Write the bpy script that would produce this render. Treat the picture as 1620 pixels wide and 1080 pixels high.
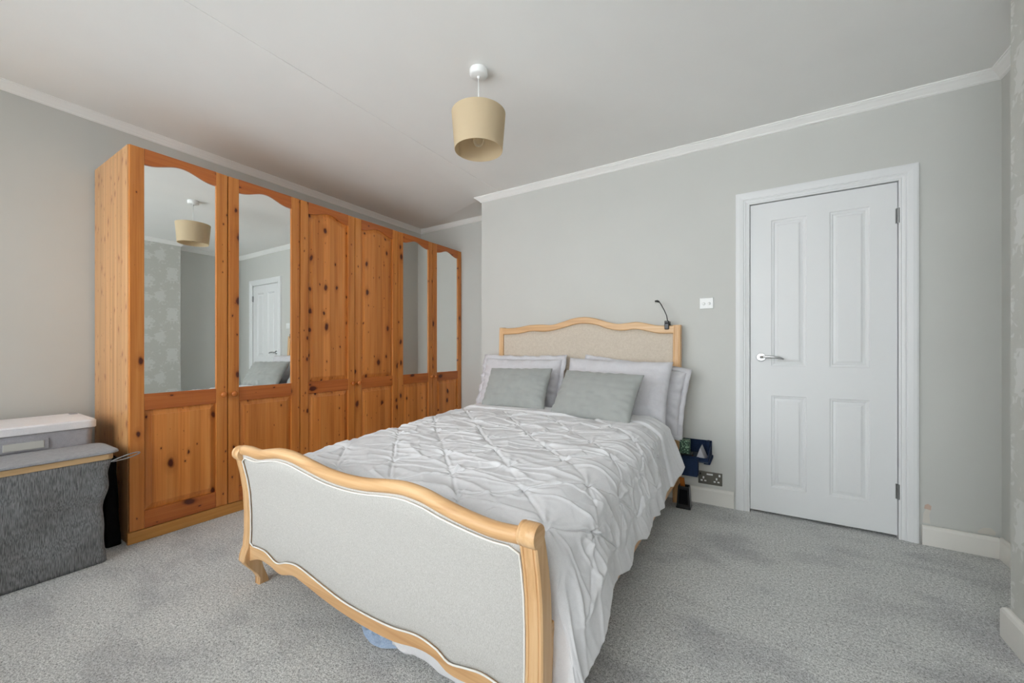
import bpy, bmesh, math, random
import numpy as np
from mathutils import Vector, Matrix

for o in list(bpy.data.objects):
    bpy.data.objects.remove(o)
C = bpy.context.scene.collection
S = bpy.context.scene
random.seed(7)

# ------------------------------------------------------------------ camera
cam = bpy.data.cameras.new('camera')
cam.sensor_width = 36.0
cam.lens = 626.83 / 1620 * 36
cam.shift_y = 11.2 / 1620
cam.clip_start = 0.02
camo = bpy.data.objects.new('camera', cam)
camo.location = (0, 0, 1.0586)
camo.rotation_euler = (math.pi / 2, 0, math.radians(31.763))
C.objects.link(camo)
S.camera = camo

# ------------------------------------------------------------------ sky, daylight, exposure
world = bpy.data.worlds.new('overcast_sky')
S.world = world
world.use_nodes = True
bg = world.node_tree.nodes['Background']
bg.inputs[0].default_value = (0.96, 0.98, 1.0, 1)
bg.inputs[1].default_value = 6.0
S.view_settings.view_transform = 'Standard'
S.view_settings.look = 'None'
S.view_settings.gamma = 1
S.view_settings.use_curve_mapping = False
S.view_settings.exposure = 0.12
S.cycles.max_bounces = 12
S.cycles.diffuse_bounces = 8
S.cycles.glossy_bounces = 6
S.cycles.transparent_max_bounces = 8
S.cycles.use_denoising = True
S.cycles.sample_clamp_indirect = 6

# room outline, metres: camera stands at x=0, y=0
FRONT = -0.95
XL, YA, YB, XR, XP = -3.515, 3.552, 3.011, 1.052, 0.78
STEP = -2.199
P0, P1 = 0.62, 2.17           # chimney breast from / to
H = 2.468
WX0, WX1, WZ0, WZ1 = -3.30, 0.70, 0.55, 2.36      # window opening in front wall

def portal(name, loc, rot, sx, sy):
    l = bpy.data.lights.new(name, 'AREA')
    l.shape = 'RECTANGLE'; l.size = sx; l.size_y = sy
    l.cycles.is_portal = True
    o = bpy.data.objects.new(name, l)
    o.location = loc; o.rotation_euler = rot
    C.objects.link(o)
portal('window_daylight_portal', ((WX0+WX1)/2, FRONT-0.12, (WZ0+WZ1)/2), (math.pi/2, 0, math.pi), WX1-WX0, WZ1-WZ0)

# ------------------------------------------------------------------ materials
def lin(r, g, b):
    f = lambda c: (c/255/12.92) if c/255 <= 0.04045 else ((c/255+0.055)/1.055)**2.4
    return (f(r), f(g), f(b), 1)

class N:
    """small node-tree writer"""
    def __init__(s, name):
        s.m = bpy.data.materials.new(name); s.m.use_nodes = True
        s.t = s.m.node_tree; s.b = s.t.nodes['Principled BSDF']
    def n(s, typ, ins=None, **kw):
        x = s.t.nodes.new(typ)
        for k, v in kw.items(): setattr(x, k, v)
        for k, v in (ins or {}).items():
            if isinstance(v, bpy.types.NodeSocket): s.t.links.new(v, x.inputs[k])
            else: x.inputs[k].default_value = v
        return x
    def math(s, op, a, b=0.0, c=0.0):
        x = s.n('ShaderNodeMath', {0: a, 1: b, 2: c}, operation=op)
        return x.outputs[0]
    def set(s, k, v):
        if isinstance(v, bpy.types.NodeSocket): s.t.links.new(v, s.b.inputs[k])
        else: s.b.inputs[k].default_value = v
        return s
    def obj(s):
        return s.n('ShaderNodeTexCoord').outputs['Object']
    def vmul(s, v, scale):
        return s.n('ShaderNodeVectorMath', {0: v, 1: scale}, operation='MULTIPLY').outputs[0]
    def vadd(s, a, b):
        return s.n('ShaderNodeVectorMath', {0: a, 1: b}, operation='ADD').outputs[0]
    def noise(s, v, scale, detail=2, rough=0.5):
        return s.n('ShaderNodeTexNoise', {'Vector': v, 'Scale': scale, 'Detail': detail, 'Roughness': rough}).outputs[0]
    def ramp(s, f, stops):
        r = s.n('ShaderNodeValToRGB', {0: f}); e = r.color_ramp.elements
        while len(e) < len(stops): e.new(0.5)
        for i, (p, c) in enumerate(stops):
            e[i].position = p; e[i].color = c if len(c) == 4 else (*c, 1)
        return r.outputs[0]
    def mix(s, f, a, b, mode='MIX'):
        x = s.n('ShaderNodeMix', data_type='RGBA', blend_type=mode)
        for k, v in ((0, f), (6, a), (7, b)):
            if isinstance(v, bpy.types.NodeSocket): s.t.links.new(v, x.inputs[k])
            else: x.inputs[k].default_value = v
        return x.outputs[2]
    def bump(s, h, strength=0.3, dist=0.002):
        x = s.n('ShaderNodeBump', {'Height': h, 'Strength': strength, 'Distance': dist})
        s.t.links.new(x.outputs[0], s.b.inputs['Normal']); return s
    def rnd(s):
        r = s.n('ShaderNodeObjectInfo').outputs['Random']
        return s.n('ShaderNodeCombineXYZ', {0: s.math('MULTIPLY', r, 13.7), 1: s.math('MULTIPLY', r, 7.3), 2: s.math('MULTIPLY', r, 29.1)}).outputs[0]

def plain(name, col, rough=0.5, metal=0.0, spec=0.5):
    n = N(name); n.set('Base Color', col).set('Roughness', rough).set('Metallic', metal).set('Specular IOR Level', spec)
    return n.m

def paint(name, col, rough=0.6, var=0.03, bump=0.05):
    n = N(name); o = n.obj()
    f = n.noise(o, 3.0, 3)
    c2 = tuple(min(1, c*(1-var)) for c in col[:3]) + (1,)
    c3 = tuple(min(1, c*(1+var)) for c in col[:3]) + (1,)
    n.set('Base Color', n.mix(f, c2, c3)).set('Roughness', rough).set('Specular IOR Level', 0.3)
    n.bump(n.noise(o, 260, 2), bump, 0.001)
    return n.m

def pine(name, axis, base, dark, light, knots=None, stave=None, rough=0.33, kscale=1.0, kdark=1.0):
    """varnished softwood; axis = direction of grain"""
    n = N(name); v = n.vadd(n.obj(), n.rnd())
    sc = [26, 26, 26]; sc[axis] = 0.9
    g = n.noise(n.vmul(v, sc), 1.0, 5, 0.6)
    sc2 = [120, 120, 120]; sc2[axis] = 2.5
    g2 = n.noise(n.vmul(v, sc2), 1.0, 2)
    f = n.math('ADD', n.math('MULTIPLY', g, 0.75), n.math('MULTIPLY', g2, 0.25))
    col = n.ramp(f, [(0.3, dark), (0.5, base), (0.72, light)])
    if stave:
        sep = n.n('ShaderNodeSeparateXYZ', {0: v})
        k = n.math('FLOOR', n.math('DIVIDE', sep.outputs[stave[0]], stave[1]))
        w = n.n('ShaderNodeTexWhiteNoise', {1: k}, noise_dimensions='1D').outputs[0]
        col = n.mix(1.0, col, n.ramp(w, [(0, (0.84, 0.81, 0.77)), (1, (1.10, 1.09, 1.08))]), 'MULTIPLY')
    if knots is None: knots = 1 if axis == 2 else 2
    if knots is not False:
        wv = n.vadd(v, n.n('ShaderNodeVectorMath', {0: n.n('ShaderNodeTexNoise', {'Vector': v, 'Scale': 14.0}).outputs[1], 1: (0.025, 0.025, 0.025)}, operation='MULTIPLY').outputs[0])
        for fr, lo_, pw, big in ((1.0, 0.30, 1.6, 0.36), (1.9, 0.62, 1.2, 0.30)):
            ks = [9*kscale*fr]*3; ks[axis] = 5.0*kscale*fr
            ksep = n.n('ShaderNodeSeparateXYZ', {0: n.vmul(wv, ks)})
            kv = n.n('ShaderNodeCombineXYZ', {0: n.math('ADD', ksep.outputs[knots], 3.7*fr), 1: ksep.outputs[axis], 2: 0.0}).outputs[0]
            vo = n.n('ShaderNodeTexVoronoi', {'Vector': kv, 'Scale': 1.0}, voronoi_dimensions='2D')
            d = vo.outputs['Distance']
            cr = n.n('ShaderNodeSeparateColor', {0: vo.outputs['Color']}).outputs[0]
            size = n.math('MULTIPLY', n.math('POWER', n.math('MAXIMUM', n.math('SUBTRACT', cr, lo_), 0.0), pw), big)
            halo = n.math('MULTIPLY', n.math('MAXIMUM', n.math('SUBTRACT', 1.0, n.math('DIVIDE', d, n.math('ADD', n.math('MULTIPLY', size, 2.2), 0.0005))), 0.0), 0.6)
            col = n.mix(halo, col, lin(150, 76, 26))
            k = n.math('MAXIMUM', n.math('SUBTRACT', 1.0, n.math('DIVIDE', d, n.math('ADD', size, 0.0005))), 0.0)
            k = n.math('MINIMUM', n.math('MULTIPLY', k, 2.0*kdark), 1.0)
            col = n.mix(k, col, n.mix(k, lin(140, 62, 20), lin(78, 26, 8)))
    n.set('Base Color', col).set('Roughness', rough)
    n.bump(g2, 0.06, 0.001)
    return n.m

def fabric(name, col, col2, scale=900, rough=0.9, bump=0.25, slub=(1, 1, 1), sheen=0.0, lo=0.35, hi=0.65, bw=0.3):
    n = N(name); o = n.obj()
    a = n.noise(n.vmul(o, (slub[0], slub[1], slub[2])), scale, 2)
    b = n.noise(o, scale*0.12, 3)
    f = n.math('ADD', n.math('MULTIPLY', a, 1-bw), n.math('MULTIPLY', b, bw))
    n.set('Base Color', n.ramp(f, [(lo, col), (hi, col2)])).set('Roughness', rough).set('Specular IOR Level', 0.15)
    if sheen: n.set('Sheen Weight', sheen)
    n.bump(a, bump, 0.001)
    return n.m

M = {}
M['wall'] = paint('grey_wall_paint', lin(201, 202, 198), 0.55)
M['ceiling'] = paint('white_ceiling_paint', lin(240, 240, 238), 0.8)
M['gloss_white'] = paint('white_satin_woodwork', lin(228, 230, 231), 0.35, 0.01, 0.02)
M['skirting'] = paint('cream_skirting_paint', lin(226, 224, 218), 0.4, 0.03, 0.03)
M['white_plastic'] = plain('white_plastic', lin(232, 234, 233), 0.3)
M['upvc'] = plain('white_window_frame', lin(235, 236, 236), 0.35)
M['chrome'] = plain('polished_chrome', lin(205, 207, 208), 0.14, 1.0)
M['steel'] = plain('brushed_steel', lin(150, 152, 152), 0.35, 1.0)
M['pewter'] = plain('dark_pewter_plate', lin(112, 110, 102), 0.42, 0.75)
M['black'] = plain('black_plastic', lin(22, 22, 24), 0.3)
M['black_cloth'] = fabric('black_cloth', lin(12, 12, 14), lin(24, 24, 26), 400)
M['brick_red'] = plain('red_plastic', lin(150, 45, 40), 0.5)
M['orange'] = plain('orange_leather_strap', lin(176, 104, 32), 0.6)
M['navy'] = fabric('navy_felt', lin(22, 34, 56), lin(38, 54, 82), 500)
M['navy_grey'] = fabric('slate_felt_lining', lin(58, 66, 78), lin(80, 88, 98), 500)
M['mirror'] = plain('mirror_silver', (0.92, 0.945, 0.93, 1), 0.01, 1.0)

PB, PD, PL = lin(200, 124, 56), lin(176, 98, 38), lin(216, 146, 76)
M['pine_v'] = pine('orange_pine_upright_grain', 2, PB, PD, PL)
M['pine_h'] = pine('orange_pine_level_grain', 1, lin(182, 100, 42), lin(154, 78, 28), lin(198, 118, 56), kscale=0.8)
M['pine_panel'] = pine('orange_pine_glued_staves', 2, lin(210, 132, 62), lin(184, 104, 42), lin(226, 154, 82), stave=(1, 0.055))
M['pine_side'] = pine('pale_pine_side_panel', 2, lin(198, 150, 100), lin(180, 128, 78), lin(212, 168, 120), stave=(0, 0.022), knots=0, kscale=1.8, kdark=0.45)
M['pine_plinth'] = pine('pale_pine_plinth', 1, lin(196, 138, 70), lin(178, 116, 54), lin(208, 154, 88), knots=False)
M['knob'] = pine('dark_pine_knob', 0, lin(188, 108, 48), lin(160, 82, 34), lin(204, 128, 66), knots=False, rough=0.2)
OB, OD, OL = lin(214, 172, 124), lin(190, 144, 96), lin(230, 196, 152)
M['oak_x'] = pine('pale_oak_level_grain', 0, OB, OD, OL, knots=False, rough=0.4)
M['oak_z'] = pine('pale_oak_upright_grain', 2, OB, OD, OL, knots=False, rough=0.4)
M['oak_y'] = pine('pale_oak_rail_grain', 1, OB, OD, OL, knots=False, rough=0.4)
M['bamboo'] = pine('bamboo_rim', 1, lin(214, 178, 132), lin(196, 156, 108), lin(226, 194, 150), knots=False)
M['linen'] = fabric('oatmeal_linen', lin(178, 176, 171), lin(202, 200, 196), 700, slub=(1, 1, 0.35), bw=0.1)
M['linen_head'] = fabric('beige_linen', lin(192, 180, 164), lin(216, 206, 192), 600, slub=(1, 1, 0.45))
M['piping'] = plain('white_gimp_braid', lin(232, 230, 224), 0.8)
M['duvet'] = fabric('white_cotton_duvet', lin(214, 214, 216), lin(224, 224, 226), 500, bump=0.06)
M['pillow'] = fabric('pale_grey_cotton', lin(200, 199, 203), lin(210, 209, 213), 500, bump=0.08)
M['velvet'] = fabric('grey_velvet', lin(152, 155, 152), lin(159, 162, 159), 14, sheen=0.25, bump=0.03)
M['mattress'] = fabric('white_mattress_ticking', lin(215, 215, 212), lin(226, 226, 224), 300)
M['blue_cloth'] = fabric('pale_blue_cotton', lin(140, 160, 188), lin(172, 188, 208), 300, bump=0.1)
M['hamper'] = fabric('charcoal_marl_fabric', lin(92, 93, 95), lin(152, 153, 155), 420, slub=(1, 1, 0.06), bump=0.25, lo=0.34, hi=0.66, bw=0.08)
M['hamper_lid'] = fabric('grey_marl_lid', lin(146, 147, 150), lin(172, 173, 176), 520)
M['grey_box'] = fabric('mid_grey_canvas', lin(160, 159, 164), lin(180, 179, 184), 420)
M['box_lid'] = fabric('pale_grey_lid', lin(228, 227, 230), lin(236, 235, 238), 300, bump=0.05)
M['clear'] = plain('cream_plastic_handle', lin(196, 196, 190), 0.35)
M['shade_cloth'] = None
M['green_pack'] = None

# carpet: speckled twist pile, pile brushed light and dark by footsteps
n = N('grey_twist_pile_carpet'); o = n.obj()
sp = n.noise(o, 210, 3, 0.75)
sp2 = n.noise(o, 90, 2, 0.6)
br = n.noise(n.vmul(o, (1, 1.6, 1)), 2.2, 4, 0.6)
col = n.ramp(n.math('ADD', n.math('MULTIPLY', sp, 0.7), n.math('MULTIPLY', sp2, 0.3)), [(0.34, lin(116, 118, 119)), (0.50, lin(214, 215, 213)), (0.62, lin(255, 255, 254))])
col = n.mix(1.0, col, n.ramp(br, [(0.34, (0.74, 0.74, 0.76)), (0.50, (0.96, 0.96, 0.96)), (0.62, (1.0, 1.0, 1.0))]), 'MULTIPLY')
n.set('Base Color', col).set('Roughness', 0.95).set('Specular IOR Level', 0.1)
n.bump(n.math('ADD', sp, n.math('MULTIPLY', sp2, 0.5)), 0.8, 0.006)
M['carpet'] = n.m

# damask wallpaper: mirrored ornament repeating up the wall
n = N('damask_wallpaper'); o = n.obj()
sep = n.n('ShaderNodeSeparateXYZ', {0: o})
TW, TH = 0.52, 0.53
yy = n.math('ABSOLUTE', n.math('SUBTRACT', n.math('FRACT', n.math('DIVIDE', sep.outputs[1], TW)), 0.5))
row = n.math('MULTIPLY', n.math('FRACT', n.math('DIVIDE', sep.outputs[2], TH)), 1.0)
v1 = n.n('ShaderNodeCombineXYZ', {0: n.math('MULTIPLY', yy, TW), 1: n.math('MULTIPLY', row, TH), 2: 0.37}).outputs[0]
leaf = n.n('ShaderNodeTexNoise', {'Vector': v1, 'Scale': 17.0, 'Detail': 2.5, 'Distortion': 1.4}).outputs[0]
def blob(cy, cz, ry, rz):
    a = n.math('DIVIDE', n.math('SUBTRACT', yy, cy), ry); b = n.math('DIVIDE', n.math('SUBTRACT', row, cz), rz)
    return n.math('MAXIMUM', n.math('SUBTRACT', 1.0, n.math('SQRT', n.math('ADD', n.math('MULTIPLY', a, a), n.math('MULTIPLY', b, b)))), 0.0)
body = n.math('MAXIMUM', blob(0.0, 0.62, 0.20, 0.22), blob(0.27, 0.30, 0.13, 0.20))
body = n.math('MAXIMUM', body, blob(0.0, 0.22, 0.12, 0.14))
body = n.math('MAXIMUM', body, blob(0.46, 0.85, 0.10, 0.30))
orn = n.math('MULTIPLY', n.math('SUBTRACT', n.math('ADD', leaf, n.math('MULTIPLY', body, 0.42)), 0.585), 16.0)
orn = n.math('MINIMUM', n.math('MAXIMUM', orn, 0.0), 1.0)
base = n.mix(n.noise(o, 40, 2), lin(194, 195, 189), lin(199, 200, 194))
n.set('Base Color', n.mix(orn, base, lin(211, 212, 208))).set('Roughness', n.math('SUBTRACT', 0.55, n.math('MULTIPLY', orn, 0.15)))
M['damask'] = n.m

# cream lampshade cloth
n = N('cream_lampshade_cloth')
n.set('Base Color', lin(216, 199, 168)).set('Roughness', 0.85).set('Specular IOR Level', 0.1)
n.bump(n.noise(n.vmul(n.obj(), (1, 1, 0.3)), 700, 2), 0.1, 0.001)
tr = n.n('ShaderNodeBsdfTranslucent', {0: lin(220, 204, 174)})
ms = n.n('ShaderNodeMixShader', {0: 0.35})
n.t.links.new(n.b.outputs[0], ms.inputs[1]); n.t.links.new(tr.outputs[0], ms.inputs[2])
n.t.links.new(ms.outputs[0], n.t.nodes['Material Output'].inputs[0])
M['shade_cloth'] = n.m

# clear glass as thin sheet: mostly transparent with a faint reflection
def glass(name, refl):
    n = N(name)
    t = n.n('ShaderNodeBsdfTransparent', {0: (0.97, 0.98, 0.98, 1)})
    g = n.n('ShaderNodeBsdfGlossy', {'Roughness': 0.02})
    fr = n.n('ShaderNodeFresnel', {0: 1.45})
    ms = n.n('ShaderNodeMixShader', {0: n.math('MULTIPLY', fr.outputs[0], refl)})
    n.t.links.new(t.outputs[0], ms.inputs[1]); n.t.links.new(g.outputs[0], ms.inputs[2])
    n.t.links.new(ms.outputs[0], n.t.nodes['Material Output'].inputs[0])
    return n.m
M['window_glass'] = glass('window_glass', 1.0)
n = N('clear_bulb_glass')
lw = n.n('ShaderNodeLayerWeight', {0: 0.35})
ms = n.n('ShaderNodeMixShader', {0: n.math('MULTIPLY', lw.outputs['Facing'], 0.35)})
t_ = n.n('ShaderNodeBsdfTransparent', {0: (0.96, 0.97, 0.96, 1)}); g_ = n.n('ShaderNodeBsdfDiffuse', {0: lin(225, 222, 212)})
n.t.links.new(t_.outputs[0], ms.inputs[1]); n.t.links.new(g_.outputs[0], ms.inputs[2]); n.t.links.new(ms.outputs[0], n.t.nodes['Material Output'].inputs[0])
M['bulb_glass'] = n.m

n = N('green_printed_carton'); o = n.obj()
w = n.n('ShaderNodeTexVoronoi', {'Vector': o, 'Scale': 90.0}).outputs['Distance']
n.set('Base Color', n.ramp(w, [(0.3, lin(126, 160, 132)), (0.5, lin(38, 66, 50))])).set('Roughness', 0.5)
M['green_pack'] = n.m

# ------------------------------------------------------------------ mesh helpers
def empty(name, loc):
    o = bpy.data.objects.new(name, None); o.location = loc; o.empty_display_size = 0.1
    C.objects.link(o); return o
def tag(o, label, cat, group=None):
    o['label'] = label; o['category'] = cat
    if group: o['group'] = group
    return o
def root_of(o):
    while o.parent: o = o.parent
    return o
def obj(name, bm, mat, parent=None, smooth=False, loc=None, bevel=0, seg=2):
    """bmesh in world coordinates -> one object; origin at its thing's base"""
    bmesh.ops.recalc_face_normals(bm, faces=bm.faces)
    if parent is not None: off = Vector(root_of(parent).location)
    else: off = Vector(loc or (0, 0, 0))
    for v in bm.verts: v.co -= off
    me = bpy.data.meshes.new(name); bm.to_mesh(me); bm.free()
    me.materials.append(M[mat] if isinstance(mat, str) else mat)
    if smooth:
        for p in me.polygons: p.use_smooth = True
    o = bpy.data.objects.new(name, me); C.objects.link(o)
    if parent is not None: o.parent = parent
    else: o.location = off
    if bevel:
        b = o.modifiers.new('bevel', 'BEVEL'); b.width = bevel; b.segments = seg; b.limit_method = 'ANGLE'
        b.harden_normals = False
    return o
def struct(o):
    o['kind'] = 'structure'; return o
def nb(): return bmesh.new()
def box(bm, x0, x1, y0, y1, z0, z1):
    vs = [bm.verts.new((x, y, z)) for x in (x0, x1) for y in (y0, y1) for z in (z0, z1)]
    for f in ((0, 1, 3, 2), (4, 6, 7, 5), (0, 4, 5, 1), (2, 3, 7, 6), (0, 2, 6, 4), (1, 5, 7, 3)):
        bm.faces.new([vs[i] for i in f])
    return bm
def boxes(*a):
    bm = nb()
    for b in a: box(bm, *b)
    return bm
def loops(bm, rings, closed=True, cap0=True, cap1=True):
    """bridge a list of equal-length point rings"""
    R = [[bm.verts.new(p) for p in r] for r in rings]
    n_ = len(R[0])
    for a, b in zip(R[:-1], R[1:]):
        for i in range(n_ if closed else n_-1):
            j = (i+1) % n_
            bm.faces.new((a[i], a[j], b[j], b[i]))
    if cap0: bm.faces.new(R[0])
    if cap1: bm.faces.new(list(reversed(R[-1])))
    return bm
def prism(bm, pts, axis, lo, hi):
    """2-D outline extruded along an axis; outline coordinates are the other two axes in order"""
    def P(p, w):
        q = list(p); q.insert(axis, w); return tuple(q)
    return loops(bm, [[P(p, lo) for p in pts], [P(p, hi) for p in pts]])
def lathe(bm, prof, cx, cy, cz, n_=32, axis='z', close=False):
    rings = []
    for r, h in prof:
        ring = []
        for k in range(n_):
            a = 2*math.pi*k/n_; u, v = r*math.cos(a), r*math.sin(a)
            ring.append({'z': (cx+u, cy+v, cz+h), 'x': (cx+h, cy+u, cz+v), 'y': (cx+u, cy+h, cz+v)}[axis])
        rings.append(ring)
    return loops(bm, rings, True, not close, not close)
def tube(bm, path, r, n_=10, caps=True):
    path = [Vector(p) for p in path]
    rs = r if isinstance(r, (list, tuple)) else [r]*len(path)
    rings = []; up = None
    for i, p in enumerate(path):
        t = (path[min(i+1, len(path)-1)] - path[max(i-1, 0)]).normalized()
        if up is None:
            up = Vector((0, 0, 1)) if abs(t.z) < 0.9 else Vector((1, 0, 0))
        s_ = t.cross(up).normalized(); up = s_.cross(t).normalized()
        rings.append([tuple(p + rs[i]*(math.cos(2*math.pi*k/n_)*s_ + math.sin(2*math.pi*k/n_)*up)) for k in range(n_)])
    return loops(bm, rings, True, caps, caps)
def interp(pts, n_):
    """smooth resampling of (x, z) points ordered by x"""
    pts = sorted(pts); xs = [p[0] for p in pts]; out = []
    for k in range(n_):
        x = xs[0] + (xs[-1]-xs[0])*k/(n_-1)
        i = min(max([j for j in range(len(xs)) if xs[j] <= x+1e-9]), len(xs)-2)
        p0 = pts[max(i-1, 0)]; p1 = pts[i]; p2 = pts[i+1]; p3 = pts[min(i+2, len(pts)-1)]
        t = (x-p1[0])/(p2[0]-p1[0]); d = p2[0]-p1[0]
        m1 = (p2[1]-p0[1])/(p2[0]-p0[0]) if p2[0] != p0[0] else 0
        m2 = (p3[1]-p1[1])/(p3[0]-p1[0]) if p3[0] != p1[0] else 0
        h = (2*t**3-3*t*t+1)*p1[1] + (t**3-2*t*t+t)*m1*d + (-2*t**3+3*t*t)*p2[1] + (t**3-t*t)*m2*d
        out.append((x, h))
    return out
def grid(bm, P):
    """P: array (n, m, 3)"""
    n_, m_ = P.shape[:2]
    V = [[bm.verts.new(tuple(P[i, j])) for j in range(m_)] for i in range(n_)]
    for i in range(n_-1):
        for j in range(m_-1):
            bm.faces.new((V[i][j], V[i+1][j], V[i+1][j+1], V[i][j+1]))
    return V
def vnoise(x, y, seed=0):
    """value noise on numpy arrays, about -1..1"""
    xi = np.floor(x).astype(int); yi = np.floor(y).astype(int)
    xf = x-xi; yf = y-yi
    u = xf*xf*(3-2*xf); v = yf*yf*(3-2*yf)
    def hsh(a, b):
        h = np.sin(a*127.1 + b*311.7 + seed*74.7)*43758.5453
        return (h-np.floor(h))*2-1
    return (hsh(xi, yi)*(1-u)*(1-v) + hsh(xi+1, yi)*u*(1-v) + hsh(xi, yi+1)*(1-u)*v + hsh(xi+1, yi+1)*u*v)
def smooth01(t):
    t = np.clip(t, 0, 1); return t*t*(3-2*t)

# ------------------------------------------------------------------ the room
bm = boxes((XL-0.3, XR+0.3, FRONT-0.3, YA+0.3, -0.08, 0))
struct(obj('floor', bm, 'carpet'))
TOP = 2.62
struct(obj('wall_left', boxes((XL-0.12, XL, FRONT-0.12, YA+0.12, 0, TOP)), 'wall'))
struct(obj('wall_back_alcove', boxes((XL, STEP, YA, YA+0.12, 0, TOP)), 'wall'))
D0, D1, DZ = -0.042, 0.668, 1.992      # door opening
struct(obj('wall_back', boxes((STEP, D0-0.012, YB, YA+0.12, 0, TOP), (D1+0.012, XR+0.12, YB, YA+0.12, 0, TOP), (D0-0.012, D1+0.012, YB, YA+0.12, DZ+0.012, TOP),
                              (D0-0.012, D1+0.012, YB+0.14, YA+0.12, 0, DZ+0.012)), 'wall'))
struct(obj('wall_right', boxes((XR, XR+0.12, FRONT-0.12, YB, 0, TOP)), 'wall'))
cb = struct(obj('wall_chimney_breast', boxes((XP, XR, P0, P1, 0, TOP)), 'wall', bevel=0.004))
obj('wallpaper', boxes((XP-0.0012, XP, P0, P1-0.003, 0.10, H)), 'damask', cb)
struct(obj('wall_front', boxes((XL, WX0, FRONT-0.25, FRONT, 0, TOP), (WX1, XR, FRONT-0.25, FRONT, 0, TOP),
                               (WX0, WX1, FRONT-0.25, FRONT, 0, WZ0), (WX0, WX1, FRONT-0.25, FRONT, WZ1, TOP)), 'wall'))

# ceiling: two boards meeting in a fine joint; left side stands a little higher
SEAM = -1.972
dzL, dzC, dzA = 0.056, 0.040, 0.056
bm = nb()
def slab(pts, t=0.05):
    lo = [bm.verts.new(p) for p in pts]; hi = [bm.verts.new((p[0], p[1], p[2]+t)) for p in pts]
    return lo, hi
def board(tris, pts, t=0.06):
    lo = [bm.verts.new(p) for p in pts]; hi = [bm.verts.new((p[0], p[1], TOP+0.05)) for p in pts]
    for tr_ in tris:
        bm.faces.new([lo[i] for i in tr_]); bm.faces.new([hi[i] for i in tr_])
    for i in range(len(pts)):
        j = (i+1) % len(pts); bm.faces.new((lo[i], lo[j], hi[j], hi[i]))
board([(0, 1, 2, 5), (2, 3, 4, 5)],
      [(SEAM-0.002, FRONT, H), (SEAM-0.002, YB, H), (STEP, YB, H), (STEP, YA, H+dzA), (XL, YA, H+dzC), (XL, FRONT, H+dzL)])
board([(0, 1, 2, 3)], [(SEAM+0.002, YB, H), (SEAM+0.002, FRONT, H), (XR, FRONT, H), (XR, YB, H)])
box(bm, SEAM-0.01, SEAM+0.01, FRONT, YB, H+0.003, H+0.05)
bmesh.ops.triangulate(bm, faces=[f for f in bm.faces if len(f.verts) > 3])
struct(obj('ceiling', bm, 'ceiling'))

def offset_poly(poly, d):
    """inward offset of a CCW polygon with mitres"""
    out = []; n_ = len(poly)
    for i in range(n_):
        p, a, b = Vector(poly[i]), Vector(poly[i-1]), Vector(poly[(i+1) % n_])
        e0 = (p-a).normalized(); e1 = (b-p).normalized()
        n0 = Vector((-e0.y, e0.x)); n1 = Vector((-e1.y, e1.x))
        m = (n0+n1); m = m/ (m.dot(n0))
        out.append(p + m*d)
    return out
ROOM = [(XL, FRONT), (XR, FRONT), (XR, P0), (XP, P0), (XP, P1), (XR, P1), (XR, YB), (STEP, YB), (STEP, YA), (XL, YA)]
RDZ = [dzL, 0, 0, 0, 0, 0, 0, 0, dzA, dzC]
prof = [(0.052, -0.002), (0.052, 0.006), (0.046, 0.008), (0.042, 0.013), (0.032, 0.020), (0.022, 0.029), (0.013, 0.036), (0.011, 0.041), (0.004, 0.0455), (0.0, 0.0465), (-0.01, 0.0465), (-0.01, -0.002)]
bm = nb(); rings = []
offs = [offset_poly(ROOM, p[0]) for p in prof]
R = []
for i in range(len(ROOM)):
    R.append([bm.verts.new((offs[k][i].x, offs[k][i].y, H + RDZ[i] - prof[k][1])) for k in range(len(prof))])
for i in range(len(ROOM)):
    a, b = R[i], R[(i+1) % len(ROOM)]
    for k in range(len(prof)):
        kk = (k+1) % len(prof); bm.faces.new((a[k], b[k], b[kk], a[kk]))
struct(obj('trim_1', bm, 'ceiling'))

# skirting boards: rounded top
def skirt(name, a, b, nrm, h=0.108, t=0.018, lift=0.0, mat='skirting', e0=0, e1=0):
    """run from a to b, nrm points into room"""
    a, b, nv = Vector(a), Vector(b), Vector(nrm)
    pr = [(0, 0), (t, 0), (t, h-0.016), (t*0.8, h-0.006), (t*0.45, h), (0, h)]
    rings = []
    for q, s_ in ((a, e0), (b, e1)):
        dirv = (b-a).normalized()
        rings.append([(q.x+nv.x*p[0]+dirv.x*s_*p[0], q.y+nv.y*p[0]+dirv.y*s_*p[0], p[1]+lift) for p in pr])
    bm = nb(); loops(bm, rings)
    return struct(obj(name, bm, mat, bevel=0.0015))
skirt('baseboard_back', (STEP, YB), (D0-0.090, YB), (0, -1))
skirt('baseboard_back_right', (D1+0.090, YB-0.006), (XR-0.016, YB-0.013), (0, -1), 0.104)
skirt('baseboard_right', (XR, P1), (XR, YB-0.016), (-1, 0), 0.108)
skirt('baseboard_chimney_breast', (XP, P0), (XP, P1), (-1, 0), 0.115, 0.02, e1=1)
skirt('baseboard_chimney_return', (XP, P1), (XR, P1), (0, 1), 0.115, 0.02, e0=-1)
skirt('baseboard_left', (XL, FRONT), (XL, 0.72), (1, 0))
skirt('baseboard_front', (XL, FRONT), (XR, FRONT), (0, 1))
skirt('baseboard_right_front', (XR, FRONT), (XR, P0), (-1, 0))

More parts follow.
